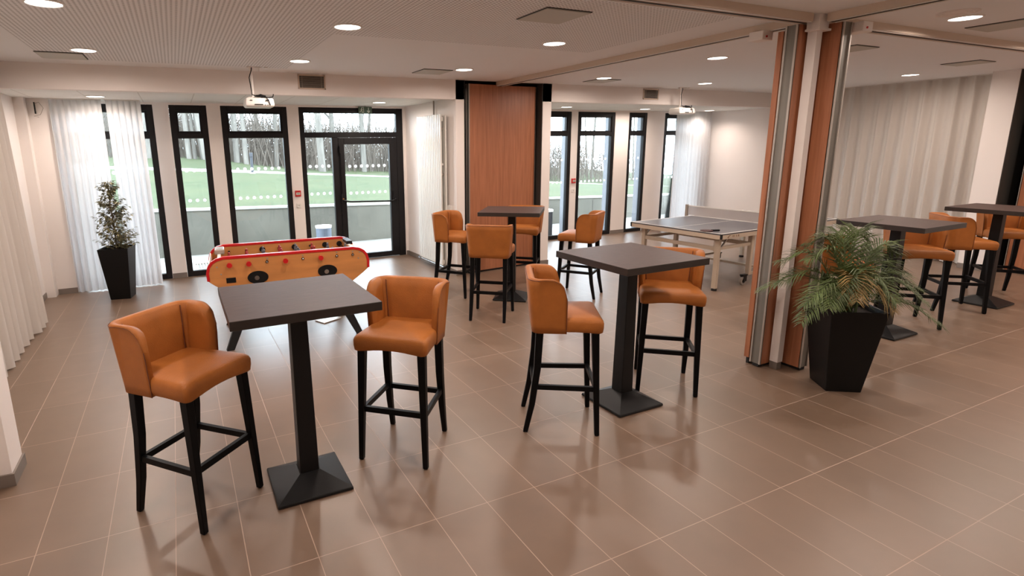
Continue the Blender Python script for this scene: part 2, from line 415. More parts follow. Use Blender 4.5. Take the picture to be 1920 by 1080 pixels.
# door_1
root = sempty('door_1', (2.93, YB+.03, 0))
f = MB()
def dl(x): return x-2.93
f.box(dl(2.428), dl(2.52), -.03, .045, .01, 2.03); f.box(dl(3.30), dl(3.432), -.03, .045, .01, 2.03)
f.box(dl(2.52), dl(3.30), -.03, .045, .01, .095); f.box(dl(2.52), dl(3.30), -.03, .045, 1.925, 2.03)
f.obj('door_frame', 'frame', root, bevel=.004, seg=1)
p = MB(); p.box(dl(2.52), dl(3.30), .010, .016, .095, 1.925); p.obj('pane', 'glass', root)
d = MB(); dots(d, dl(2.53), dl(3.29), (1.57, 1.13), .008); d.obj('pane_dots', 'dot', root)
h = MB(); h.tube([(dl(2.47), -.03, 1.03), (dl(2.46), -.10, 1.02), (dl(2.56), -.115, 1.0), (dl(3.30), -.115, .975), (dl(3.36), -.10, 1.0), (dl(3.36), -.03, 1.02)], .014, 8)
h.box(dl(2.425), dl(2.475), -.075, -.03, .98, 1.12); h.box(dl(3.335), dl(3.385), -.075, -.03, .97, 1.13)
h.obj('push_bar', 'frame', root, smooth=False)
h = MB(); h.box(dl(2.43), dl(2.47), -.07, -.03, 1.78, 1.90); h.tube([(dl(2.452), -.055, 1.12), (dl(2.452), -.055, 1.8)], .008, 6); h.obj('door_bolt', 'frame', root)
h = MB(); h.tube([(dl(2.45), -.076, 1.05), (dl(2.45), -.084, 1.05)], .014, 12); h.obj('lock_cylinder', 'chrome', root)
nwin[0] = 4
window(6.05, 7.108); window(7.265, 8.215); window(8.587, 9.089, inset=.07); window(9.592, 10.55)

# ------------------------------------------------------------------ outside
def zt(x, y):
    e1 = .78-.026*x; e2 = 1.215-.067*x
    pts = [(-40, 1.6), (-5, 1.62), (.3, 1.54), (1.25, 1.45), (2.3, 1.33), (4.55, .98), (7.6, .68), (9.85, .60), (22, -.43), (60, -2.5)]
    e3 = pts[0][1]
    for (xa, za), (xb, zb) in zip(pts, pts[1:]):
        if x >= xa: e3 = za+(zb-za)*min(1, (x-xa)/(xb-xa))
    def sm(t): return t*t*(3-2*t)*.4+t*.6
    if y < 22: t = max(0, (y-11.0)/11); return e1+(e2-e1)*sm(t)
    if y < 27: t = (y-22)/5; return e2+(e3-e2)*t
    return e3+(y-27)*.012
def terrain(name, m, xs_, ys_, dz=0, thick=0):
    b = MB(); g = [[b.bm.verts.new((x, y, zt(x, y)+dz)) for x in xs_] for y in ys_]
    for i in range(len(ys_)-1):
        for j in range(len(xs_)-1): b.bm.faces.new((g[i][j], g[i][j+1], g[i+1][j+1], g[i+1][j]))
    return struct(b.obj(name, m, smooth=True))
fr = lambda a, b, n: [a+(b-a)*i/n for i in range(n+1)]
terrain('ground_lawn', 'grass', fr(-30, 60, 90), fr(11.18, 22, 12)+fr(22.5, 80, 40))
# path as a thin raised slab strip following the lawn
b = MB(); rings = []
for x in fr(-28, 58, 86):
    yc = 22.0+.5*sin(x*.12)
    rings.append([(x, yc-.45, zt(x, yc-.45)-.02), (x, yc+.45, zt(x, yc+.45)-.02), (x, yc+.45, zt(x, yc+.45)+.03), (x, yc-.45, zt(x, yc-.45)+.03)])
b.loft(rings); struct(b.obj('ground_path', 'path'))
sbox('ground_terrace', 'terrace', -30, 60, 9.05, 11.0, -.12, -.02)
b = MB(); rings = []
for x in (-30, 28):
    rings.append([(x, 11.0, -1.1), (x, 11.2, -1.1), (x, 11.2, .78-.026*x+.02), (x, 11.0, .78-.026*x+.02)])
b.loft(rings); struct(b.obj('wall_retaining', 'concrete'))
b = MB(); rings = []
for x in (-30, 28):
    z = .78-.026*x+.02; rings.append([(x, 10.985, z), (x, 11.22, z), (x, 11.22, z+.035), (x, 10.985, z+.035)])
b.loft(rings); struct(b.obj('wall_coping', 'path'))
b = MB()
for x in fr(-10, 24, 14): b.box(x, x+.012, 10.996, 11.0, 0, .74-.026*x)
struct(b.obj('wall_joints', 'darkgrey'))
# door mat grid
b = MB()
for i in range(14): b.box(.16+i*.045, .175+i*.045, 9.5, 10.0, -.012, .004)
b.box(.14, .80, 9.48, 9.5, -.012, .004); b.box(.14, .80, 10.0, 10.02, -.012, .004)
tag(b.obj('drain_grate', 'grille'), 'metal grate set in terrace paving outside the narrow window', 'grate')
# bins outside
t = thing('outdoor_bin', 'round blue-grey bin standing outside left of the glazed door', 'bin', (2.44, 10.45, -.02))
b = MB(); b.lathe([(.115, 0), (.14, .03), (.145, .40), (.15, .41)], 24); b.obj('bin_body', 'bin', t, smooth=False)
b = MB(); b.lathe([(.152, .41), (.155, .45), (.13, .45), (.13, .43), (.01, .43)], 24); b.obj('rim', 'white', t)
t = thing('outdoor_bin', 'dark square bin outside behind the right alcove window', 'bin', (6.97, 9.72, -.02))
b = MB(); b.box(-.17, .17, -.15, .15, 0, .50); b.obj('bin_body', 'bindark', t, bevel=.01)
b = MB(); b.box(-.18, .18, -.16, .16, .50, .56); b.obj('lid', 'whiteplastic', t, bevel=.015)
# bollard
t = thing('garden_bollard', 'dark slim bollard light standing beside the path across lawn', 'bollard', (2.54, 21.5, zt(2.54, 21.5)))
b = MB(); b.lathe([(.05, -.05), (.05, .58), (.06, .60), (.06, .72), (.055, .74)], 14); b.obj('post', 'bindark', t)
b = MB(); b.lathe([(.11, 0), (.11, .03), (.06, .035)], 14); b.obj('foot_plate', 'whiteplastic', t)

def tree_mesh(name, seed, h, r, depth=5):
    rnd = random.Random(seed); b = MB()
    def br(p, d, L, rad, lev):
        n = 4 if lev < 2 else 2
        pts = [p]; q = p.copy(); dd_ = d.copy()
        for i in range(n):
            dd_ = (dd_+Vector((rnd.uniform(-1, 1), rnd.uniform(-1, 1), rnd.uniform(-.3, .6)))*(.05 if lev == 0 else .16)).normalized()
            q = q+dd_*L/n; pts.append(q.copy())
        b.tube(pts, rad, 7 if lev == 0 else (4 if lev < 2 else 3), rad*(.35 if lev else .3), cap=False)
        if lev >= depth: return
        k = (9 if lev == 0 else 5 if lev < 3 else 4)
        for i in range(k):
            t = rnd.uniform(.25 if lev == 0 else .2, 1.0); idx = min(n-1, int(t*n)); pp = pts[idx].lerp(pts[idx+1], t*n-idx)
            ax = Vector((rnd.uniform(-1, 1), rnd.uniform(-1, 1), rnd.uniform(-.1, .5))).normalized()
            nd = (dd_*rnd.uniform(.35, .9)+ax*.8).normalized()
            br(pp, nd, L*rnd.uniform(.35, .6), max(.0045, rad*(1-.6*t)*rnd.uniform(.35, .55)), lev+1)
    br(Vector((0, 0, -.3)), Vector((rnd.uniform(-.06, .06), rnd.uniform(-.06, .06), 1)).normalized(), h, r, 0)
    return b
tree_src = []
for i, (s_, h_, r_) in enumerate(((1, 13, .17), (2, 15, .13), (3, 11, .10), (4, 14, .22))):
    o = tree_mesh('bare_tree', s_, h_, r_, 4).obj('bare_tree', 'bark'); tree_src.append(o)
rnd = random.Random(11)
spots = []
for x in (-1.0, .3, .9, 1.7, 2.7, 3.4, 5.0, 6.3, 7.4, 9.0, 11, 13, 15.4, 18, 20.5, 23, 26):
    spots.append((x+rnd.uniform(-.4, .4), rnd.uniform(27, 30)))
for i in range(20): spots.append((rnd.uniform(-3, 42), rnd.uniform(31, 46)))
for i, (x, y) in enumerate(spots):
    ty = i % 4 if i < 16 else rnd.choice((0, 1, 1, 2, 2, 3))
    o = tree_src[i % 4] if i < 4 else tree_src[ty].copy()
    if i >= 4: COL.objects.link(o)
    o.location = (x, y, zt(x, y)); s_ = rnd.uniform(.8, 1.25); o.scale = (s_, s_, s_); o.rotation_euler = (0, 0, rnd.uniform(0, 6.28))
    far = 'at the front edge of the wood' if i < 16 else 'deeper inside the wood'
    tag(o, ('bare branching tree with medium trunk ', 'tall slender bare tree ', 'low thin bare tree ', 'broad bare tree with the thickest trunk ')[ty]+far, 'tree', ('medium', 'slender', 'thin', 'thick')[ty]+' bare trees '+far)
b = MB()
for i in range(7000):
    y = 29+22*rnd.random()**1.1; x = rnd.uniform(-8, 8)+(y-9)*rnd.uniform(-.1, 1.05); z = zt(x, y); hh = rnd.uniform(.6, 3.6)*(1+.02*(y-28))
    dx, dy = rnd.uniform(-.35, .35)*hh, rnd.uniform(-.2, .2)*hh; w = rnd.uniform(.008, .03)
    m_ = Vector((x+dx*.4+rnd.uniform(-.15, .15), y, z+hh*.5))
    b.tube([(x, y, z-.1), m_, (x+dx, y+dy, z+hh)], w, 3, w*.3, cap=False)
    for k in range(2):
        q = m_+Vector((rnd.uniform(-.9, .9), rnd.uniform(-.5, .5), rnd.uniform(.2, 1.2)))
        b.tube([m_, q], w*.6, 3, w*.25, cap=False)
tag(b.obj('winter_brush', 'brush'), 'tangle of thin bare twigs and undergrowth filling the wood', 'undergrowth', kind='stuff')

# ------------------------------------------------------------------ curtains
def curtain(name, p0, p1, ztop, label, m, pitch=.13, amp=.045, endshift=0, group=None, taper=.45, seed=0):
    rn = random.Random(seed); p0 = Vector(p0); p1 = Vector(p1); L = (p1-p0).length; u = (p1-p0)/L; nrm = Vector((-u.y, u.x))
    t = thing(name, label, 'curtain', ((p0.x+p1.x)/2, (p0.y+p1.y)/2, 0), 0, group)
    c = (p0+p1)/2; b = MB(); n = int(L/pitch*12); nz = 10; ph = [rn.uniform(-.9, .9) for _ in range(int(L/pitch)+3)]
    am = [rn.uniform(.65, 1.2) for _ in range(int(L/pitch)+3)]
    g = []
    for k in range(nz+1):
        z = .015+(ztop-.015-.01)*k/nz; f = 1-k/nz; row = []
        for i in range(n+1):
            s_ = L*i/n; q = s_/pitch; j = int(q); w = q-j
            a = (am[j]*(1-w)+am[j+1]*w)*amp*(taper+(1-taper)*f)
            phs = (ph[j]*(1-w)+ph[j+1]*w)*.9*f
            th_ = 2*pi*q+phs; off = a*(sin(th_+.45*sin(th_))*.8+.25*sin(2*th_+1.1))+.006*sin(2*pi*q*2.3)*f
            sh = endshift*f*s_/L+.012*cos(2*pi*q+phs)
            pt = p0+u*(s_+sh)+nrm*off-c
            row.append(b.bm.verts.new((pt.x, pt.y, z)))
        g.append(row)
    for k in range(nz):
        for i in range(n): b.bm.faces.new((g[k][i], g[k][i+1], g[k+1][i+1], g[k+1][i]))
    b.obj('fabric', m, t, smooth=True)
    b = MB(); a0 = p0-c; a1 = p1-c
    b.bar((a0.x, a0.y, ztop-.006), (a1.x, a1.y, ztop-.006), .03, .012); b.obj('curtain_rail', 'whiteplastic', t)
    return t
curtain('sheer_curtain', (-1.36, 8.66), (-.78, 8.66), AZ, 'sheer white curtain in far left alcove corner, behind the potted tree', 'sheer', pitch=.075, amp=.035, seed=1)
curtain('sheer_curtain', (-.745, 8.67), (-.335, 8.67), AZ, 'narrow sheer curtain against first black window frame, right of its twin', 'sheer', pitch=.07, amp=.035, seed=2)
curtain('sheer_curtain', (9.66, 8.75), (10.72, 8.75), AZ, 'sheer white curtain at last window beside the plain right wall', 'sheer', pitch=.11, amp=.04, seed=3)
curtain('long_curtain', (-1.54, 3.9), (-1.54, 7.06), CZ, 'long white pleated curtain hanging along the left wall', 'drape', pitch=.20, amp=.085, endshift=.18, seed=4)
curtain('long_curtain', (10.58, 3.99), (10.58, 7.06), CZ, 'long off-white pleated curtain along the right wall behind high tables', 'drape', pitch=.20, amp=.07, seed=5)

# ------------------------------------------------------------------ stools
def piece(pts, f): return pts
def build_stool(label):
    t = thing('bar_stool', label, 'bar stool')
    def rr(w, d, z, r=.05, yo=0, k=5, wf=None):
        wf = wf or w; o = []
        for sx, sy, a0 in ((1, 1, 0), (-1, 1, 90), (-1, -1, 180), (1, -1, 270)):
            ww = wf if sy > 0 else w
            for i in range(k):
                a = RAD(a0+90*i/(k-1)); o.append(Vector((sx*(ww/2-r)+r*cos(a), yo+sy*(d/2-r)+r*sin(a), z)))
        q = []
        for i, v in enumerate(o):
            q.append(v)
            if i % k == k-1:
                for j in range(1, 8): q.append(v.lerp(o[(i+1) % len(o)], j/8))
        return q
    # seat
    s = MB(); W_, D_ = .415, .43; yo = .02
    prof = [(.70, -.006), (.705, 0), (.735, .004), (.765, .004), (.782, -.002), (.792, -.014), (.797, -.035)]
    rings = []
    for z, e in prof:
        ring = rr(W_+2*e, D_+2*e, z, .026 if e > -.02 else .045, yo, 6, W_+.03+2*e)
        rings.append(ring)
    rings.append([Vector((v.x*.6, yo+(v.y-yo)*.6, .803)) for v in rings[-1]])
    rings.append([Vector((v.x*.3, yo+(v.y-yo)*.3, .806)) for v in rings[-1]])
    rings.insert(0, [Vector((v.x*.9, yo+(v.y-yo)*.9, .712)) for v in rings[0]])
    for ring in rings[:3]:
        for v in ring:
                if v.y > .21: v.z += .017*(1-min(1, abs(v.x)/.175)**2)
                elif abs(v.x) > .17 and v.y > -.1: v.z += .005*(1-min(1, abs(v.y-.07)/.13)**2)
    s.loft(rings); s.obj('seat', 'leather', t, smooth=True)
    # backrest: U path
    hw = .218; yb = -.205; yf = .005; rc = .055; th = .046
    path = []
    for i in range(9): path.append((Vector((-hw, yf+(yb+rc-yf)*i/8)), Vector((-1, 0))))
    for i in range(1, 7):
        a = RAD(180+90*i/7); path.append((Vector((-hw+rc+rc*cos(a), yb+rc+rc*sin(a))), Vector((cos(a), sin(a)))))
    for i in range(0, 9): path.append((Vector((-hw+rc+(2*hw-2*rc)*i/8, yb)), Vector((0, -1))))
    for i in range(1, 7):
        a = RAD(270+90*i/7); path.append((Vector((hw-rc+rc*cos(a), yb+rc+rc*sin(a))), Vector((cos(a), sin(a)))))
    for i in range(9): path.append((Vector((hw, yb+rc+(yf-yb-rc)*i/8)), Vector((1, 0))))
    d = [0]
    for (a, _), (c, _) in zip(path, path[1:]): d.append(d[-1]+(c-a).length)
    Lt = d[-1]
    def ztop(s_):
        e = min(s_, Lt-s_); R_ = .10
        z = 1.045
        if e < R_: z -= .115*(1-math.sqrt(max(0, 1-((R_-e)/R_)**2)))
        return z+.008*sin(pi*s_/Lt)
    def flare(z): return max(0, (z-.70))*.10
    rings = []; tops = []
    for i, (p, n_) in enumerate(path):
        zt_ = ztop(d[i]); ring = []
        tk = th*(.55 if i in (0, len(path)-1) else .85 if i in (1, len(path)-2) else 1)
        H_ = [.695, .72, .80, .88, .96, 1.0]
        zs = [.695+(zt_-.012-.695)*k/7 for k in range(8)]
        out = []
        for z in zs:
            q = p+n_*flare(z)*(1 if abs(n_.y) > .1 else .55); out.append(Vector((q.x, q.y, z)))
        ctop = p+n_*(flare(zt_)-tk*.25)
        ctop2 = p+n_*(flare(zt_)-tk*.75)
        inn = []
        for z in zs[::-1]:
            bul = .010*sin(pi*(z-.695)/(zt_-.695)) if 9 < i < len(path)-10 else .004
            q = p+n_*(flare(z)*(1 if abs(n_.y) > .1 else .55)-tk-bul); inn.append(Vector((q.x, q.y, z)))
        ring = out+[Vector((ctop.x, ctop.y, zt_)), Vector((ctop2.x, ctop2.y, zt_-.001))]+inn
        rings.append(ring); tops.append(Vector((out[-1].x, out[-1].y, out[-1].z+.004)))
    b = MB(); b.loft(rings); bk = b.obj('backrest', 'leather', t, smooth=True)
    e0 = [v+Vector((0, .002, 0)) for v in rings[0][:8]]; e1 = [v+Vector((0, .002, 0)) for v in rings[-1][:8]]
    b = MB(); b.tube(e0[:-1]+tops+e1[:-1][::-1], .0024, 5); b.obj('piping', 'piping', bk, smooth=True)
    b = MB()
    for sx in (-1, 1):
        pts = [Vector((sx*(.155+(z-.8)*.09), -.158-(z-.8)*.105, z)) for z in (.80, .88, .96, 1.035)]
        b.tube(pts, .003, 5)
    b.obj('seam', 'piping', bk)
    for sx in (-1, 1):
        b = MB(); b.bar((sx*.185, .19, .705), (sx*.205, .225, .004), .046, .046, .030, .030, up=(0, 1, 0)); b.box(sx*.205-.012, sx*.205+.012, .213, .237, 0, .006); b.obj('leg', 'blackwood', t, bevel=.004, seg=1)
        b = MB()
        pts = [((sx*.178, -.155, .705), .048), ((sx*.180, -.165, .45), .044), ((sx*.183, -.195, .20), .038), ((sx*.185, -.235, .0), .030)]
        b.loft([[Vector((p[0]+ex*w/2, p[1]+ey*w/2, p[2])) for ex, ey in ((-1, -1), (1, -1), (1, 1), (-1, 1))] for p, w in pts])
        b.obj('leg', 'blackwood', t, bevel=.004, seg=1)
    b = MB(); b.bar((-.188, .206, .33), (.188, .206, .33), .022, .034); b.obj('stretcher', 'blackwood', t)
    b = MB(); b.bar((-.178, -.182, .31), (.178, -.182, .31), .022, .032); b.obj('stretcher', 'blackwood', t)
    for sx in (-1, 1):
        b = MB(); b.bar((sx*.194, .20, .32), (sx*.182, -.18, .32), .022, .032); b.obj('stretcher', 'blackwood', t)
    return t
ST = [((-.06, 2.985), (.32, -.347), 'tan leather bar stool nearest the camera, left of front table'),
      ((1.148, 3.006), (-.305, -.337), 'tan leather bar stool right of the front left high table'),
      ((2.213, 2.84), (.405, -.247), 'tan leather bar stool seen side-on, left of the centre high table'),
      ((3.32, 2.96), (-.30, -.35), 'tan leather bar stool tucked right of the centre high table'),
      ((3.126, 6.214), (.62, -.78), 'tan bar stool beside the white radiator, seat pointing right'),
      ((3.03, 5.144), (.30, .34), 'tan bar stool showing its back, before the rear high table'),
      ((4.20, 6.27), (-.33, -.34), 'tan bar stool behind the rear table, against the wood panel'),
      ((4.49, 5.42), (-.57, .82), 'tan bar stool facing left, before the right alcove windows'),
      ((5.42, 2.97), (.405, -.26), 'tan bar stool mostly hidden behind the palm fronds'),
      ((6.71, 2.92), (-.307, -.319), 'tan bar stool right of the high table behind the palm'),
      ((7.71, 2.97), (.341, -.298), 'tan bar stool left of the far right high table'),
      ((8.87, 3.0), (-.313, -.278), 'tan bar stool cut by right picture edge, beyond farthest table')]
stool = build_stool(ST[0][2]); stool['group'] = 'tan leather bar stools'
for i, ((x, y), (fx, fy), lab) in enumerate(ST):
    rz = math.atan2(-fx, fy)
    if i == 0: stool.location = (x, y, 0); stool.rotation_euler = (0, 0, rz)
    else: dup(stool, (x, y, 0), rz, lab)

# ------------------------------------------------------------------ high tables
t = thing('high_table', 'square high table in front left between two tan stools', 'table', (.505, 2.90, 0), 0, 'square high bar tables')
b = MB(); b.box(-.36, .36, -.36, .36, 1.058, 1.104); tt = b.obj('table_top', ['tabletop', 'tableedge'], t, bevel=.002, seg=1)
for p in tt.data.polygons:
    if abs(p.normal.z) < .5: p.material_index = 1
b = MB(); b.bar((0, 0, .07), (0, 0, 1.045), .105, .105, .088, .088, up=(0, 1, 0)); b.box(-.16, .16, -.16, .16, 1.045, 1.058); b.obj('column', 'blackmetal', t, bevel=.004)
b = MB(); sq = lambda w, z: [(-w/2, -w/2, z), (w/2, -w/2, z), (w/2, w/2, z), (-w/2, w/2, z)]
b.loft([sq(.405, .002), sq(.410, .008), sq(.405, .020), sq(.115, .088)]); b.obj('base', 'blackmetal', t, bevel=.003, seg=1)
for x, y, rz, lab in ((2.80, 2.86, 0, 'square high table in centre, before the table tennis table'), (3.64, 5.69, RAD(-40), 'square high table at the rear before the wood panel'),
                      (6.15, 2.84, 0, 'square high table just behind the potted palm'), (8.27, 2.88, 0, 'farthest right high table, cut by picture edge')):
    dup(t, (x, y, 0), rz, lab)

# ------------------------------------------------------------------ football table
ft = thing('football_table', 'wooden football table with red edging near the windows', 'football table', (.95, 5.74, 0), RAD(-4.5))
half = [(.42, .44), (.59, .548), (.70, .625), (.757, .672), (.760, .745), (.745, .805), (.715, .845), (.67, .872), (.61, .885)]
prof = half+[(-u, z) for u, z in half[::-1]]
for sy, nm in ((-1, 'near'), (1, 'far')):
    b = MB(); ya, yb_ = (-.38, -.35) if sy < 0 else (.35, .38); b.prism(prof, 'y', ya, yb_); sd = b.obj('side_panel', 'goldwood', ft, bevel=.003, seg=1)
    # red edging band wrapped on ends and top
    top = half[3:]+[(-u, z) for u, z in half[3:][::-1]]
    b = MB(); rings = []
    k = len(top)
    for i, (u, z) in enumerate(top):
        a = Vector(top[max(i-1, 0)]); c = Vector(top[min(i+1, k-1)]); tn = (c-a).normalized(); nn = Vector((tn.y, -tn.x))
        if nn.dot(Vector((u, z))-Vector((0, .6))) < 0: nn = -nn
        o_ = Vector((u, z))+nn*.008; i_ = Vector((u, z))-nn*.018
        rings.append([(o_.x, ya-.005, o_.y), (o_.x, yb_+.005, o_.y), (i_.x, yb_+.005, i_.y), (i_.x, ya-.005, i_.y)])
    b.loft(rings); b.obj('edging', 'red', sd, bevel=.003, seg=2)
b = MB(); b.box(-.66, -.64, -.35, .35, .60, .84); b.box(.64, .66, -.35, .35, .60, .84); b.box(-.745, -.725, -.35, .35, .66, .80); b.box(.725, .745, -.35, .35, .66, .80); b.box(-.74, .74, -.35, .35, .655, .67)
b.obj('end_board', 'goldwood', ft)
b = MB(); b.box(-.745, -.735, -.355, .355, .80, .815); b.box(-.665, -.635, -.35, .35, .84, .852); b.box(.635, .665, -.35, .35, .84, .852); b.obj('end_capping', 'whiteplastic', ft)
b = MB(); b.prism([(-.42, .44), (.42, .44), (.59, .55), (.66, .62), (.66, .66), (-.66, .66), (-.66, .62), (-.59, .55)], 'y', -.35, .35); b.obj('cabinet', 'goldwood', ft)
b = MB(); b.box(-.64, .64, -.35, .35, .70, .72); b.obj('playing_field', mat('field_green', (.16, .17, .13), .5), ft)
us = [-.56, -.39, -.225, -.057, .11, .278, .44, .60]
team = [1, 1, 0, 1, 0, 1, 0, 0]; cnt = [1, 2, 3, 5, 5, 3, 2, 1]
for k, u in enumerate(us):
    b = MB(); b.tube([(u, -.40, .815), (u, .43, .815)], .008, 8)
    rod = b.obj('rod', 'chrome', ft, smooth=True)
    if team[k]: b = MB(); b.tube([(u, -.385, .815), (u, -.43, .815)], .020, 14, .024); b.obj('handle', 'red', rod, smooth=False)
    else: b = MB(); b.tube([(u, .385, .815), (u, .50, .815)], .018, 10); b.obj('handle', 'blackmetal', rod)
    b = MB(); b.tube([(u, -.385, .815), (u, -.381, .815)], .014, 10); b.tube([(u, .335, .815), (u, .35, .815)], .030 if not team[k] else .012, 12); b.obj('bushing', 'blackmetal', rod)
    for j in range(cnt[k]):
        y = (j-(cnt[k]-1)/2)*(.60/max(2, cnt[k]))
        b = MB(); b.lathe([(.012, -.085), (.014, -.05), (.011, -.03), (.017, .0), (.016, .02), (.006, .028), (.011, .035), (.012, .045), (.004, .055)], 8, (u, y, .815))
        b.obj('player', 'playerred' if team[k] else 'playergrey', rod, smooth=True)
for u, w in ((-.317, .095), (.34, .095)):
    b = MB(); b.loft([[Vector((u+w*cos(a*pi/12), yy, .672+.062*sin(a*pi/12))) for a in range(24)] for yy in (-.379, -.386)]); q = b.obj('ball_cup', 'blackmetal', ft)
    b = MB(); b.tube([(u-.01, -.386, .668), (u-.01, -.392, .668)], .022, 14); b.obj('lock', 'chrome', q)
b = MB(); b.box(-.60, -.515, -.384, -.379, .640, .690); b.obj('name_plate', 'blackmetal', ft, bevel=.002, seg=1)
b = MB()
for u, z in ((-.67, .80), (-.64, .73), (-.22, .845), (.11, .845), (.44, .85), (.60, .845), (.67, .835), (.655, .775)): b.tube([(u, -.379, z), (u, -.383, z)], .008, 8)
b.obj('screw', 'grille', ft)
b = MB(); b.box(-.69, -.60, .02, .20, .845, .90); b.obj('score_counter', 'alu', ft, bevel=.012)
b = MB(); b.box(.63, .69, .05, .30, .845, .885); b.obj('score_counter', 'blackmetal', ft, bevel=.008)
for sx in (-1, 1):
    for sy in (-1, 1):
        b = MB(); b.bar((sx*.40, sy*.27, .50), (sx*.625, sy*.43, .0), .11, .075, .075, .055, up=(0, 1, 0)); 
        for v in b.bm.verts:
            if v.co.z < .1: v.co.z = 0
        b.obj('leg', 'blackmetal', ft, bevel=.004, seg=1)
b = MB(); b.box(-.12, .12, -.08, .08, 0, .012); o = b.obj('floor_plate', 'alu', None, bevel=.003, seg=1); o.location = (1.36, 5.86, 0); o.rotation_euler = (0, 0, RAD(25))
tag(o, 'small flat metal plate on floor beneath the football table', 'plate')

# ------------------------------------------------------------------ table tennis
pp = thing('table_tennis_table', 'grey table tennis table on wheels behind centre high table', 'table tennis table', (7.215, 5.365, 0), RAD(3.0))
HL, HWd = 1.30, .715
for sx in (-1, 1):
    b = MB(); x0, x1 = sorted((sx*.006, sx*HL)); b.box(x0, x1, -HWd, HWd, .742, .760)
    half_ = b.obj('table_top', 'pptop', pp, bevel=.002, seg=1)
    b = MB(); frame = [(x0, x0+.02, -HWd, HWd), (x1-.02, x1, -HWd, HWd), (x0+.02, x1-.02, -HWd, -HWd+.02), (x0+.02, x1-.02, HWd-.02, HWd), (x0+.02, x1-.02, -.003, .003)]
    for f_ in frame: b.box(*f_, .760, .7612)
    b.obj('boundary_line', 'whiteline', half_)
    b = MB(); c = .02
    for f_ in ((x0, x0+c, -HWd, HWd), (x1-c, x1, -HWd, HWd), (x0+c, x1-c, -HWd, -HWd+c), (x0+c, x1-c, HWd-c, HWd)): b.box(*f_, .690, .742)
    b.obj('apron', 'ppframe', half_)
    b = MB(); xe = x0 if sx < 0 else x1
    for sy in (-1, 1): b.box(xe-.006 if sx < 0 else xe-.018, xe+.018 if sx < 0 else xe+.006, sy*HWd-.012, sy*HWd+.012, .695, .757)
    b.obj('corner_guard', 'darkrubber', half_, bevel=.004)
    for ux, inn in ((sx*1.16, 0), (sx*.48, 1)):
        for sy in (-1, 1):
            b = MB(); yy = sy*(HWd-.13); b.box(ux-.025, ux+.025, yy-.03, yy+.03, .03 if not inn else .13, .70)
            lg = b.obj('leg', 'ppframe', pp, bevel=.004, seg=1)
            if not inn:
                b = MB(); b.lathe([(.034, 0), (.034, .022), (.02, .03), (.02, .04)], 12, (ux, yy, 0)); b.obj('foot', 'darkrubber', lg)
        b = MB(); b.box(ux-.014, ux+.014, -HWd+.16, HWd-.16, .52, .57); b.obj('cross_rail', 'ppframe', pp)
    for sy in (-1, 1):
        yy = sy*(HWd-.13); b = MB(); b.box(min(sx*1.15, sx*.48), max(sx*1.15, sx*.48), yy-.012, yy+.012, .53, .57); b.obj('side_rail', 'ppframe', pp)
        b = MB(); b.bar((sx*1.14, yy+.02*sy, .55), (sx*.98, yy+.02*sy, .695), .016, .016); b.obj('brace', 'alu', pp)
b = MB()
for sy in (-1, 1): b.box(-.50, .50, sy*(HWd-.13)-.02, sy*(HWd-.13)+.02, .13, .16)
b.box(-.03, .03, -HWd+.13, HWd-.13, .13, .16); b.obj('undercarriage', 'ppframe', pp)
for sx in (-1, 1):
    for sy in (-1, 1):
        cx, cy = sx*.44+(-.12 if sx < 0 else .12), sy*(HWd-.13)
        b = MB(); b.tube([(cx-.02, cy-.017, .055), (cx-.02, cy+.017, .055)], .055, 20); w_ = b.obj('castor', 'grille', pp, bevel=.006)
        b = MB(); b.tube([(cx-.02, cy-.02, .055), (cx-.02, cy+.02, .055)], .028, 14); b.obj('hub', 'blackmetal', w_)
        b = MB(); b.box(cx-.03, cx+.03, cy-.026, cy-.020, .05, .135); b.box(cx-.03, cx+.03, cy+.020, cy+.026, .05, .135); b.box(cx-.05, cx+.05, cy-.026, cy+.026, .125, .14); b.obj('fork', 'blackmetal', w_)
for sy in (-1, 1):
    b = MB(); y_ = sy*(HWd+.09); b.box(-.02, .02, y_-.02, y_+.02, .74, .925); b.box(-.02, .02, min(y_, sy*(HWd-.03)), max(y_, sy*(HWd-.03)), .725, .742); b.obj('net_post', 'grille', pp, bevel=.003, seg=1)
b = MB(); b.box(-.002, .002, -HWd-.08, HWd+.08, .768, .905); nt = b.obj('net', 'net', pp)
b = MB(); b.box(-.006, .006, -HWd-.08, HWd+.08, .900, .915); b.obj('net_tape', 'whiteline', nt)
# maker mark on near long apron: worn dark strokes reading IT-like letters
b = MB()
def seg(x0, z0, x1, z1, w=.006):
    b.bar((x0, -HWd-.0015, z0), (x1, -HWd-.0015, z1), .002, w, up=(0, 1, 0) if False else (0, 0, 1) if abs(x1-x0) > abs(z1-z0) else (1, 0, 0))
X = -HL+.13
seg(X, .706, X+.03, .73, .008); seg(X+.03, .73, X+.055, .733, .006); seg(X, .706, X+.02, .703, .006)
for k in (.10, .125, .165, .20, .215): seg(X+k, .706, X+k+.002, .731, .007)
b.obj('maker_mark', mat('faded_brown_print', (.20, .10, .04), .6), pp)
def racket(name, label, loc, rz, m2):
    t = thing(name, label, 'racket', loc, rz)
    b = MB(); b.loft([[Vector((.075*cos(a*pi/12), .078*sin(a*pi/12), z)) for a in range(24)] for z in (0, .012)]); b.obj('blade', m2, t, bevel=.003)
    b = MB(); b.box(.06, .165, -.014, .014, -.002, .018); b.obj('handle', 'blackmetal', t, bevel=.004)
zz = .7625
# (pixels 1322-1352 near corner)
racket('table_tennis_racket', 'dark red racket lying near the corner of table tennis table', (6.02, 4.85, zz), RAD(-25), 'racket')
racket('table_tennis_racket', 'black racket resting at far right end of table tennis table', (8.28, 4.84, zz), RAD(10), 'blackmetal')

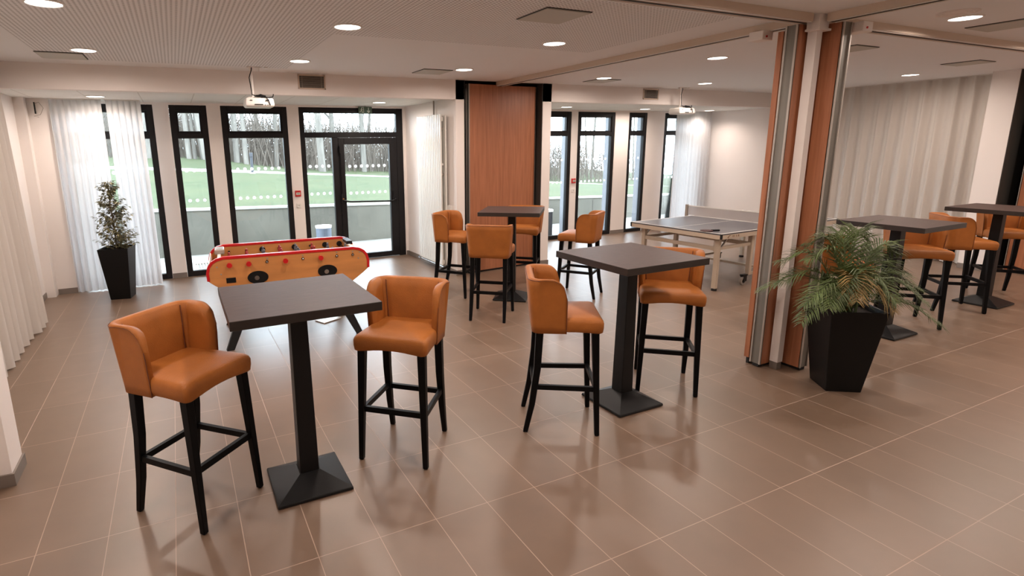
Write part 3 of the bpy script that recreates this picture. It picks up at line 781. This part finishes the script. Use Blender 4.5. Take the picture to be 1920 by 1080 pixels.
# ------------------------------------------------------------------ planters
def planter(wt, wb, h, parent):
    b = MB()
    b.loft([sq(wb, 0), sq(wt, h), sq(wt-.03, h), sq(wt-.05, h-.05), ]); b.obj('planter', 'pot', parent, bevel=.006)
    b = MB(); b.loft([sq(wt-.052, h-.07), sq(wt-.047, h-.045)]); b.obj('soil', 'soil', parent)
pt = thing('potted_palm', 'feathery green palm in tall tapered black pot beside folded partition', 'potted plant', (4.447, 2.31, 0), RAD(-34))
planter(.385, .245, .645, pt)
rn = random.Random(5)
fronds = []
def frond(az, L, rise, droop, m, fan=1.0, base=(0, 0)):
    b = MB(); pts = []; d = Vector((cos(az), sin(az), 0)); s0 = Vector((base[0], base[1], .60))
    n = 26
    for i in range(n+1):
        t = i/n; pts.append(s0+d*(L*(t**1.15))*.92+Vector((0, 0, rise*sin(min(1, t*1.15)*pi*.62)-droop*t**2.6)))
    b.tube(pts[::2], .006, 5, .0015)
    for i in range(4, n+1):
        p = pts[i]; tg = (pts[min(i+1, n)]-pts[i-1]).normalized(); side = tg.cross(Vector((0, 0, 1))).normalized(); up = side.cross(tg)
        t = i/n; ll = (.17*sin(pi*min(1, .18+t*.80))**.7+.03)*fan
        for s_ in (-1, 1):
            for rep in range(2):
                pp_ = p+tg*(.5*rep*L/n); sp = rn.uniform(.75, 1.1)
                dr = (side*s_*(.78)+tg*(.55+.3*t)+up*rn.uniform(-.05, .35)).normalized()
                q1 = pp_+dr*ll*.5*sp; q2 = pp_+dr*ll*sp+Vector((0, 0, -ll*rn.uniform(.12, .40)))
                w = up.cross(dr).normalized()*.0042
                u2 = up*.0015
                r0_ = [pp_-w*.5, pp_+u2, pp_+w*.5]; r1_ = [q1-w, q1+u2, q1+w]; r2_ = [q2-w*.1, q2+u2*.2, q2+w*.1]
                b.loft([r0_, r1_, r2_], cap=False)
    return b.obj('frond', m, pt)
inv = RAD(34)
for az, L, rise, dr, m in ((175, .72, .34, .26, 'palm'), (196, .66, .30, .36, 'palm'), (158, .62, .46, .16, 'palm'), (222, .52, .30, .34, 'palm'), (250, .46, .36, .34, 'palmdry'),
                           (148, .40, .56, .08, 'palm'), (100, .32, .58, .06, 'palm'), (70, .46, .52, .10, 'palm'), (35, .58, .46, .14, 'palm'), (12, .66, .40, .20, 'palm'), (-12, .68, .34, .28, 'palm'),
                           (-35, .60, .30, .34, 'palm'), (-65, .44, .34, .34, 'palm'), (-95, .40, .40, .36, 'palm'), (-140, .50, .34, .36, 'palm'), (185, .50, .50, .14, 'palm'), (2, .46, .52, .12, 'palm'),
                           (-20, .80, .16, .42, 'palm'), (210, .72, .22, .42, 'palm'), (300, .40, .26, .32, 'palmdry'), (165, .80, .30, .34, 'palm'), (50, .36, .60, .05, 'palm')):
    frond(RAD(az-28)+inv+rn.uniform(-.08, .08), L*.78, rise*1.02, dr*.5, m, fan=1.0, base=(rn.uniform(-.05, .05), rn.uniform(-.05, .05)))
b = MB()
for i in range(9): b.tube([(rn.uniform(-.06, .06), rn.uniform(-.06, .06), .59), (rn.uniform(-.09, .09), rn.uniform(-.09, .09), .74)], .010, 6, .005)
b.obj('stems', 'palm', pt)

fp = thing('potted_fig', 'small variegated fig tree in black pot before the sheer curtains', 'potted plant', (-.785, 8.13, 0), RAD(-12))
planter(.35, .235, .665, fp)
b = MB(); b.tube([(0, 0, .62), (.01, 0, .9), (-.01, .01, 1.2), (.0, 0, 1.5)], .010, 6, .003)
rn = random.Random(9); leaves = MB(); tips = []
for i in range(190):
    t = rn.random()**1.25; z = .69+.80*t; rad = .235*(1-t)**.6+.045; a = rn.uniform(0, 6.28); r_ = rad*rn.uniform(.35, 1)
    p = Vector((r_*cos(a), r_*sin(a), z+.02)); q = Vector((0, 0, z-.07*(1+r_*2)))
    b.tube([q, q.lerp(p, .5)+Vector((0, 0, .01)), p], .0025, 3, .001, cap=False); tips.append((p, a))
    for k in range(8):
        c = q.lerp(p, rn.uniform(.45, 1.08)); la = a+rn.uniform(-1.3, 1.3); ln = rn.uniform(.042, .068); w = ln*.27
        d = Vector((cos(la), sin(la), rn.uniform(-.75, .35))).normalized(); s_ = d.cross(Vector((0, 0, 1))).normalized(); n_ = s_.cross(d)
        L0 = leaves.bm.verts.new(c); L1 = leaves.bm.verts.new(c+d*ln*.5+s_*w+n_*.003); L2 = leaves.bm.verts.new(c+d*ln-n_*.006); L3 = leaves.bm.verts.new(c+d*ln*.5-s_*w+n_*.003)
        leaves.bm.faces.new((L0, L1, L2)); leaves.bm.faces.new((L0, L2, L3))
b.obj('branches', 'stem', fp); leaves.obj('foliage', 'ficus', fp)

# ------------------------------------------------------------------ ceiling fittings
def downlight(src, x, y, z, label, group, on=True):
    if src: 
        o = dup(src, (x, y, z), 0, label, group); return o
    t = thing('ceiling_downlight', label, 'ceiling light', (x, y, z), 0, group)
    b = MB(); b.loft([[Vector((r*cos(a*pi/16), r*sin(a*pi/16), zz_)) for a in range(32)] for r, zz_ in ((.112, 0), (.112, -.004), (.100, -.009), (.096, -.006), (.096, .0))], cap=False); b.obj('trim_ring', 'whiteplastic', t, smooth=False)
    b = MB(); b.lathe([(.097, -.005), (.097, -.002)], 32); b.obj('diffuser', mat('lit_diffuser', (1, .93, .86), .5, emit=7), t)
    ld = bpy.data.lights.new('downlight', 'AREA'); ld.shape = 'DISK'; ld.size = .18; ld.energy = LAMP_W; ld.color = LAMP_COL; ld.spread = RAD(172)
    lo = bpy.data.objects.new('lamp', ld); COL.objects.link(lo); lo.parent = t; lo.location = (0, 0, -.012)
    return t
G = 'round recessed ceiling lights'
main = [(-.62, 4.35, 'round ceiling light cut off at the top left, over perforated ceiling'), (-.63, 6.14, 'round ceiling light near left wall, nearest the square vent'),
        (1.29, 4.34, 'round ceiling light at top centre-left of perforated ceiling'), (1.29, 6.13, 'round ceiling light between projector and black-framed door, on main ceiling'),
        (3.21, 4.35, 'round ceiling light just behind the large square vent plate'), (3.23, 6.14, 'round ceiling light nearest the tall wood panel, left of it'),
        (5.42, 4.42, 'round ceiling light right of sliding track, nearer folded partition'), (5.47, 6.26, 'round ceiling light right of wood panel, beside a flush vent'),
        (7.49, 6.29, 'round ceiling light above the right-hand projector'), (9.51, 4.55, 'round ceiling light before long curtain on the right'),
        (5.54, 2.35, 'large-looking round ceiling light at top right, right of partition')]
first = None
for x, y, lab in main:
    o = downlight(first, x, y, CZ, lab, G); first = first or o
alc = [(-.79, 8.2, 'round light in alcove ceiling above the sheer curtains'), (2.87, 8.2, 'round light in alcove ceiling above the exit sign door'),
       (6.43, 8.3, 'leftmost of three round lights in right alcove ceiling'), (8.4, 8.4, 'middle of three round lights in right alcove ceiling'), (10.26, 8.45, 'rightmost round light in right alcove ceiling, above curtain')]
for x, y, lab in alc:
    o = downlight(first, x, y, AZ, lab, G)
    if x > 10:
        for c in kids(o):
            if c.type == 'LIGHT': c.data = c.data.copy(); c.data.energy = LAMP_W*.55; c.data.spread = RAD(140)
for x, y in ((-.62, 2.3), (1.29, 2.4), (3.21, 2.2), (1.9, .4), (5.5, .3), (7.6, 2.35), (7.6, .3), (9.5, 2.35), (9.5, .3), (7.49, 4.45), (1.9, -1.6), (5.5, -1.6), (9, -1.6)):
    downlight(first, x, y, CZ, 'round ceiling light outside the picture, same kind as its neighbours', 'ceiling lights outside the picture')
# square flush vents
def vent(x, y, label, src=[]):
    if src: return dup(src[0], (x, y, CZ), 0, label)
    t = thing('ceiling_vent', label, 'ceiling vent', (x, y, CZ), 0, 'square ceiling vents')
    b = MB(); b.box(-.19, .19, -.19, .19, -.006, 0); b.obj('shadow_gap', 'darkgrey', t)
    b = MB(); b.box(-.183, .183, -.183, .183, -.012, -.003); b.obj('cover_plate', 'vent', t, bevel=.002, seg=1)
    src.append(t); return t
for x, y, lab in ((2.54, 3.46, 'large square grey vent plate at top centre of the ceiling'), (-.85, 6.52, 'square vent near left wall before the beam'), (2.94, 6.42, 'small-looking square vent left of wood panel'),
                  (5.66, 6.52, 'square vent right of wood panel beside a round light'), (6.22, 2.36, 'square vent at top right beside the bright round light'), (6.21, 3.55, 'square vent just right of folded partition top'), (8.78, 3.62, 'square vent before the long curtain on the right')):
    vent(x, y, lab)
b = MB()
for r in (.125, .100, .075, .05): b.loft([[Vector((q*cos(a*pi/18), q*sin(a*pi/18), z)) for a in range(36)] for q, z in ((r, 0), (r, -.008), (r-.006, -.010), (r-.012, -.006), (r-.012, 0))], cap=False)
b.lathe([(.11, -.003), (.11, 0)], 36); o = b.obj('ceiling_diffuser', 'wall'); o.location = (5.26, 2.28, CZ); tag(o, 'round ringed air diffuser touching the top right light', 'diffuser')
# sliding partition tracks
def track(label, pts, w=.12, h=.055):
    t = thing('partition_track', label, 'ceiling track', (0, 0, CZ))
    (xa, ya), (xb, yb_) = pts; b = MB(); b.bar((xa, ya, -h/2), (xb, yb_, -h/2), w, h); b.obj('rail', 'track', t)
    b = MB(); b.bar((xa, ya, -h-.0015), (xb, yb_, -h-.0015), .022, .003); b.obj('slot', 'darkgrey', t)
    v = Vector((xb-xa, yb_-ya)).normalized(); n_ = Vector((-v.y, v.x))*w*.36
    b = MB()
    for s_ in (-1, 1): b.bar((xa+n_.x*s_, ya+n_.y*s_, -h-.002), (xb+n_.x*s_, yb_+n_.y*s_, -h-.002), .012, .005)
    b.obj('lip', 'whiteplastic', t)
track('ceiling track running back from folded partition to the wood panel', ((4.33, 2.82), (4.33, 7.14)))
track('ceiling track running left from folded partition past top edge', ((-1.0, 2.76), (4.27, 2.76)))
track('ceiling track running right from folded partition towards right wall', ((4.65, 2.76), (10.4, 2.76)))
track('short ceiling track coming forward from folded partition', ((4.42, -1.0), (4.42, 2.66)))

# ------------------------------------------------------------------ partition
def panel(name, label, a, b_, thick, z0, z1, face='oak'):
    t = thing(name, label, 'partition panel', ((a[0]+b_[0])/2, (a[1]+b_[1])/2, 0), math.atan2(b_[1]-a[1], b_[0]-a[0]))
    L = math.hypot(b_[0]-a[0], b_[1]-a[1])
    m = MB(); m.box(-L/2, L/2, -thick/2, thick/2, z0, z1); m.obj('panel', face, t, bevel=.001, seg=1)
    for s_ in (-1, 1):
        m = MB(); xx = s_*L/2
        m.box(min(xx, xx+s_*.006), max(xx, xx+s_*.006), -thick/2, thick/2, z0, z1); q = m.obj('edge_channel', 'aludark', t)
        m = MB()
        for sy in (-1, 1): m.box(min(xx, xx+s_*.014), max(xx, xx+s_*.014), sy*thick/2-(.014 if sy > 0 else 0), sy*thick/2+(.014 if sy < 0 else 0), z0, z1)
        m.obj('edge_lip', 'alu', q)
    m = MB(); m.box(-L/2, L/2, -thick/2+.02, thick/2-.02, .004, z0); m.obj('bottom_seal', 'darkrubber', t)
    return t
ZT = 2.70
panel('partition_panel', 'folded oak partition panel with metal edge, left side of the post', (4.262, 2.842), (4.56, 2.842), .095, .03, ZT)
panel('partition_panel', 'folded oak partition panel standing right of the white post', (4.522, 2.612), (4.522, 2.785), .105, .03, ZT)
tp = thing('partition_panel', 'thin oak partition panel at the back of folded stack', 'partition panel', (4.40, 2.922, 0))
b = MB(); b.box(-.15, .16, -.022, .022, .06, ZT-.03); b.obj('panel', 'oak', tp, bevel=.001, seg=1)
b = MB(); b.box(-.13, .14, -.012, .012, .0, .06); b.obj('bottom_seal', 'darkrubber', tp)
t = thing('partition_post', 'narrow white square post between the folded oak panels', 'post', (4.378, 2.745, 0), RAD(0))
b = MB(); b.box(-.033, .033, -.035, .035, .06, 2.66); b.obj('post', 'wall', t, bevel=.002, seg=1)
b = MB(); b.box(-.028, .028, -.03, .035, 0, .06); b.obj('foot', 'base', t)
b = MB(); b.box(-.075, .065, -.075, .03, 2.645, 2.66); b.box(-.06, .055, -.06, .03, 2.66, CZ); b.obj('capital', 'wall', t)
for x, y, lab in ((4.27, 3.10, 'white trolley box at end of the back-running track'), (4.66, 2.60, 'white trolley box right of folded partition top')):
    b = MB(); b.box(-.06, .06, -.06, .06, -.125, -.055); o = b.obj('track_box', 'wall', None, bevel=.006); o.location = (x, y, CZ); tag(o, lab, 'track box')
    b = MB(); b.tube([(-.02, -.062, -.10), (-.02, -.068, -.10)], .008, 8); b.obj('indicator', 'red', o)
panel('stored_panel', 'tall oak wall panel parked in recess behind rear high table', (3.815, 7.145), (5.0, 7.26), .09, .03, 2.715)
panel('stored_panel', 'oak panel in the right wall recess at picture edge', (10.55, 3.50), (10.55, 2.0), .09, .03, 2.70)

# ------------------------------------------------------------------ radiator and fittings on centre wall
t = thing('radiator', 'tall white vertical radiator on alcove wall right of the door', 'radiator', (3.596, 7.78, 0))
b = MB(); n = 14; y0, y1 = -.44, .42
for i in range(n):
    a = y0+(y1-y0)*i/n; b.box(-.125, -.10, a+.003, a+(y1-y0)/n-.003, .12, 2.32)
b.obj('front_tubes', 'white', t, bevel=.008)
b = MB(); b.box(-.10, -.085, y0, y1, .14, .20); b.box(-.10, -.085, y0, y1, 2.22, 2.28); b.box(-.10, -.085, y0, y1, 1.6, 1.63); b.obj('header', 'white', t)
b = MB(); b.box(-.06, -.04, y0-.02, y1, .13, 2.30); b.obj('rear_panel', 'white', t)
b = MB()
for z in (.5, 1.45, 2.1): b.box(-.085, -.002, y0+.05, y0+.08, z, z+.03); b.box(-.085, -.002, y1-.08, y1-.05, z, z+.03)
b.obj('bracket', 'grille', t)
b = MB(); b.tube([(-.11, .45, .10), (-.11, -.46, .10)], .011, 8); b.tube([(-.11, .46, .10), (-.11, .40, .10)], .024, 10); b.tube([(-.11, -.40, .10), (-.002, -.40, .10)], .010, 8); b.obj('pipe', 'chrome', t)
b = MB(); b.tube([(-.03, -.02, 2.32), (-.03, -.02, AZ)], .012, 8); b.obj('supply_pipe', 'grille', t)
def small(name, lab, cat, m, *bx, bev=.004):
    b = MB(); b.box(*bx); cx, cy, cz = (bx[0]+bx[1])/2, (bx[2]+bx[3])/2, (bx[4]+bx[5])/2
    bmesh.ops.translate(b.bm, verts=b.bm.verts, vec=Vector((-cx, -cy, -cz))); o = b.obj(name, m, None, bevel=bev); o.location = (cx, cy, cz); return tag(o, lab, cat)
small('thermostat_box', 'white control box on wall just right of the radiator', 'control box', 'whiteplastic', 3.555, 3.60, 7.22, 7.34, .89, 1.02)
small('wall_socket', 'upper white socket behind the stool by the radiator', 'socket', 'whiteplastic', 3.588, 3.60, 7.19, 7.27, .60, .68, bev=.002)
small('wall_socket', 'lower white socket behind the stool by the radiator', 'socket', 'whiteplastic', 3.588, 3.60, 7.19, 7.27, .48, .56, bev=.002)
# call points
for x, z, lab, lab2 in ((1.724, 1.17, 'red fire alarm box between two windows left of the door', 'small white switch below the left red alarm box'), (7.187, 1.16, 'red fire alarm box between the right alcove windows', 'small white switch below the right red alarm box')):
    t = thing('fire_call_point', lab, 'alarm box', (x, YB, z))
    b = MB(); b.box(-.045, .045, -.035, 0, -.047, .047); b.obj('housing', 'red', t, bevel=.005)
    b = MB(); b.box(-.032, .032, -.038, -.034, -.020, .018); q = b.obj('glass_plate', 'signwhite', t)
    b = MB(); b.box(-.016, -.004, -.040, -.037, -.004, .004); b.box(.004, .016, -.040, -.037, -.004, .004); b.box(-.005, .005, -.040, -.037, .026, .034); b.obj('arrows', 'blackmetal', q)
    t = thing('wall_switch', lab2, 'switch', (x+.005, YB, z-.19)); b = MB(); b.box(-.035, .035, -.012, 0, -.035, .035); b.obj('plate', 'whiteplastic', t, bevel=.002, seg=1)
    b = MB(); b.tube([(0, -.012, 0), (0, -.016, 0)], .007, 8); b.obj('button', 'grille', t)
# exit sign
t = thing('exit_sign', 'dark green emergency exit sign with white running man and arrow', 'exit sign', (2.885, YB-.055, 2.465))
b = MB(); b.box(-.112, .112, -.012, .012, -.058, .052); b.obj('sign_plate', 'signgreen', t, bevel=.002, seg=1)
b = MB(); yq = -.0135
def sbar(x0, z0, x1, z1, w): b.bar((x0, yq, z0), (x1, yq, z1), .003, w, up=(1, 0, 0) if abs(z1-z0) > abs(x1-x0) else (0, 0, 1))
def pbar(x0, z0, x1, z1, w):
    d = Vector((x1-x0, z1-z0)).normalized(); n_ = Vector((-d.y, d.x))*w/2
    P4 = [(x0+n_.x, z0+n_.y), (x0-n_.x, z0-n_.y), (x1-n_.x, z1-n_.y), (x1+n_.x, z1+n_.y)]
    b.loft([[(u, yy, v) for u, v in P4] for yy in (-.0125, -.0145)])
# door outline
pbar(-.030, -.045, -.030, .042, .007); pbar(-.030, .040, -.062, .040, .006); pbar(-.030, -.043, -.055, -.043, .006); pbar(-.06, .028, -.06, .042, .006)
# runner
b.loft([[Vector((-.062+.0085*cos(a*pi/6), yy, .028+.0085*sin(a*pi/6))) for a in range(12)] for yy in (-.0125, -.0145)])
pbar(-.062, .020, -.068, -.006, .012); pbar(-.064, .014, -.082, .002, .006); pbar(-.064, .014, -.046, .004, .006); pbar(-.046, .004, -.040, .012, .005)
pbar(-.067, -.006, -.052, -.020, .008); pbar(-.052, -.020, -.056, -.040, .007); pbar(-.069, -.006, -.078, -.024, .008); pbar(-.078, -.024, -.096, -.028, .007)
# arrow pointing down
pbar(.052, .038, .052, -.034, .011); pbar(.052, -.042, .028, -.010, .011); pbar(.052, -.042, .076, -.010, .011)
b.obj('pictogram', 'signwhite', t)
b = MB(); b.box(-.006, .006, -.004, .004, .052, .065); b.obj('hanger', 'grille', t)
for v in range(0): pass
# grilles on beam
def grille(x0, x1, z0, z1, lab):
    cx, cz = (x0+x1)/2, (z0+z1)/2; w, h = x1-x0, z1-z0
    t = thing('wall_grille', lab, 'air grille', (cx, YF, cz), 0, 'air grilles on the beam')
    b = MB(); b.box(-w/2+.015, w/2-.015, -.003, 0, -h/2+.015, h/2-.015); b.obj('backing', 'darkgrey', t)
    b = MB()
    for q in ((-w/2, w/2, -h/2, -h/2+.016), (-w/2, w/2, h/2-.016, h/2), (-w/2, -w/2+.016, -h/2, h/2), (w/2-.016, w/2, -h/2, h/2)): b.box(q[0], q[1], -.014, 0, q[2], q[3])
    b.obj('grille_frame', 'track', t)
    b = MB(); n = 9
    for i in range(n):
        z = -h/2+.02+(h-.04)*(i+.5)/n; b.bar((-w/2+.016, -.008, z), (w/2-.016, -.008, z), .010, .005)
    for xx in (-w/2+.05, w/2-.05): b.box(xx-.002, xx+.002, -.013, -.002, -h/2+.015, h/2-.015)
    b.obj('slats', 'grille', t)
grille(1.455, 1.79, 2.575, 2.745, 'louvred air grille on beam right of the left projector')
grille(7.04, 7.37, 2.575, 2.74, 'louvred air grille on beam left of the right projector')
# projectors
def projector(x, y, z, w, lab):
    t = thing('ceiling_projector', lab, 'projector', (x, y, z))
    b = MB(); d = .24
    ring = lambda e, zz_: [Vector(((w/2-e)*s1, (d/2-e)*s2, zz_)) for s1, s2 in ((-1, -1), (1, -1), (1, 1), (-1, 1))]
    b.loft([ring(.02, -.055), ring(.004, -.045), ring(0, -.02), ring(.008, .03), ring(.02, .045)]); bd = b.obj('casing', 'whiteplastic', t, bevel=.01)
    b = MB(); b.box(-w/2+.05, -w/2+.075, -d/2-.002, -d/2+.004, .012, .020); b.box(-.06, .03, -d/2-.002, -d/2+.004, -.034, -.022); b.box(.06, .09, -d/2-.002, -d/2+.004, .008, .022)
    for k in range(3): b.box(.05+k*.026, .06+k*.026, -d/2-.002, -d/2+.004, -.036, -.028)
    b.obj('ports', 'darkgrey', bd)
    b = MB(); H_ = CZ-z; b.tube([(-.055, 0, .04), (-.055, 0, H_)], .014, 10); b.lathe([(.045, H_-.012), (.045, H_)], 16, (-.055, 0, 0)); b.box(-.11, .0, -.05, .05, .045, .055)
    b.obj('mount', 'wall', t)
    b = MB(); b.tube([(-.05, -.03, H_), (-.055, -.035, H_-.04), (-.085, -.04, H_-.12), (-.075, -.04, H_-.22), (-.07, -.05, .08), (-.02, -.08, .06), (.04, -.10, .055), (.10, -.08, .05), (.15, -.06, .06), (.16, -.05, .09)], .006, 6)
    b.tube([(-.02, -.07, .065), (.03, -.09, .075), (.06, -.05, .06), (.02, -.03, .07), (.05, -.10, .07), (.09, -.13, .02), (.105, -.125, -.03)], .005, 6)
    b.tube([(-.04, -.06, .06), (.02, -.05, .085), (.07, -.08, .065), (.03, -.10, .055), (-.03, -.08, .07), (.05, -.03, .08)], .005, 6)
    b.box(.02, .07, -.09, -.05, .048, .072)
    b.obj('cables', 'blackmetal', t)
    b = MB(); b.box(-.02, .05, -.03, .01, H_-.012, H_); b.box(.09, .12, -.03, .0, H_-.01, H_); b.tube([(.03, -.02, H_-.01), (.025, -.025, H_-.05), (-.01, -.03, H_-.06)], .003, 5); b.obj('outlet', 'whiteplastic', t)
projector(.925, 6.72, 2.375, .31, 'white ceiling projector hanging in front of the left windows')
projector(7.70, 6.88, 2.385, .36, 'white ceiling projector hanging in front of the right curtain')
# cable brackets near the alcove corners
for x, y, lab in ((-1.50, 8.64, 'thin black cable and bracket high in left alcove corner'), (10.80, 8.93, 'thin black cable and bracket high in right alcove corner')):
    t = thing('cable_bracket', lab, 'cable bracket', (x, y, 2.36)); s_ = 1 if x < 0 else -1
    b = MB(); b.box(-.006, .006, -.012, .03, -.02, .12); b.obj('bracket', 'blackmetal', t)
    b = MB(); b.tube([(0, 0, .10), (.05*s_, -.01, .12), (.09*s_, 0, .05), (.05*s_, 0, -.03), (-.02*s_, 0, -.05), (.03*s_, 0, -.06)], .003, 5); b.obj('cable', 'grille', t)
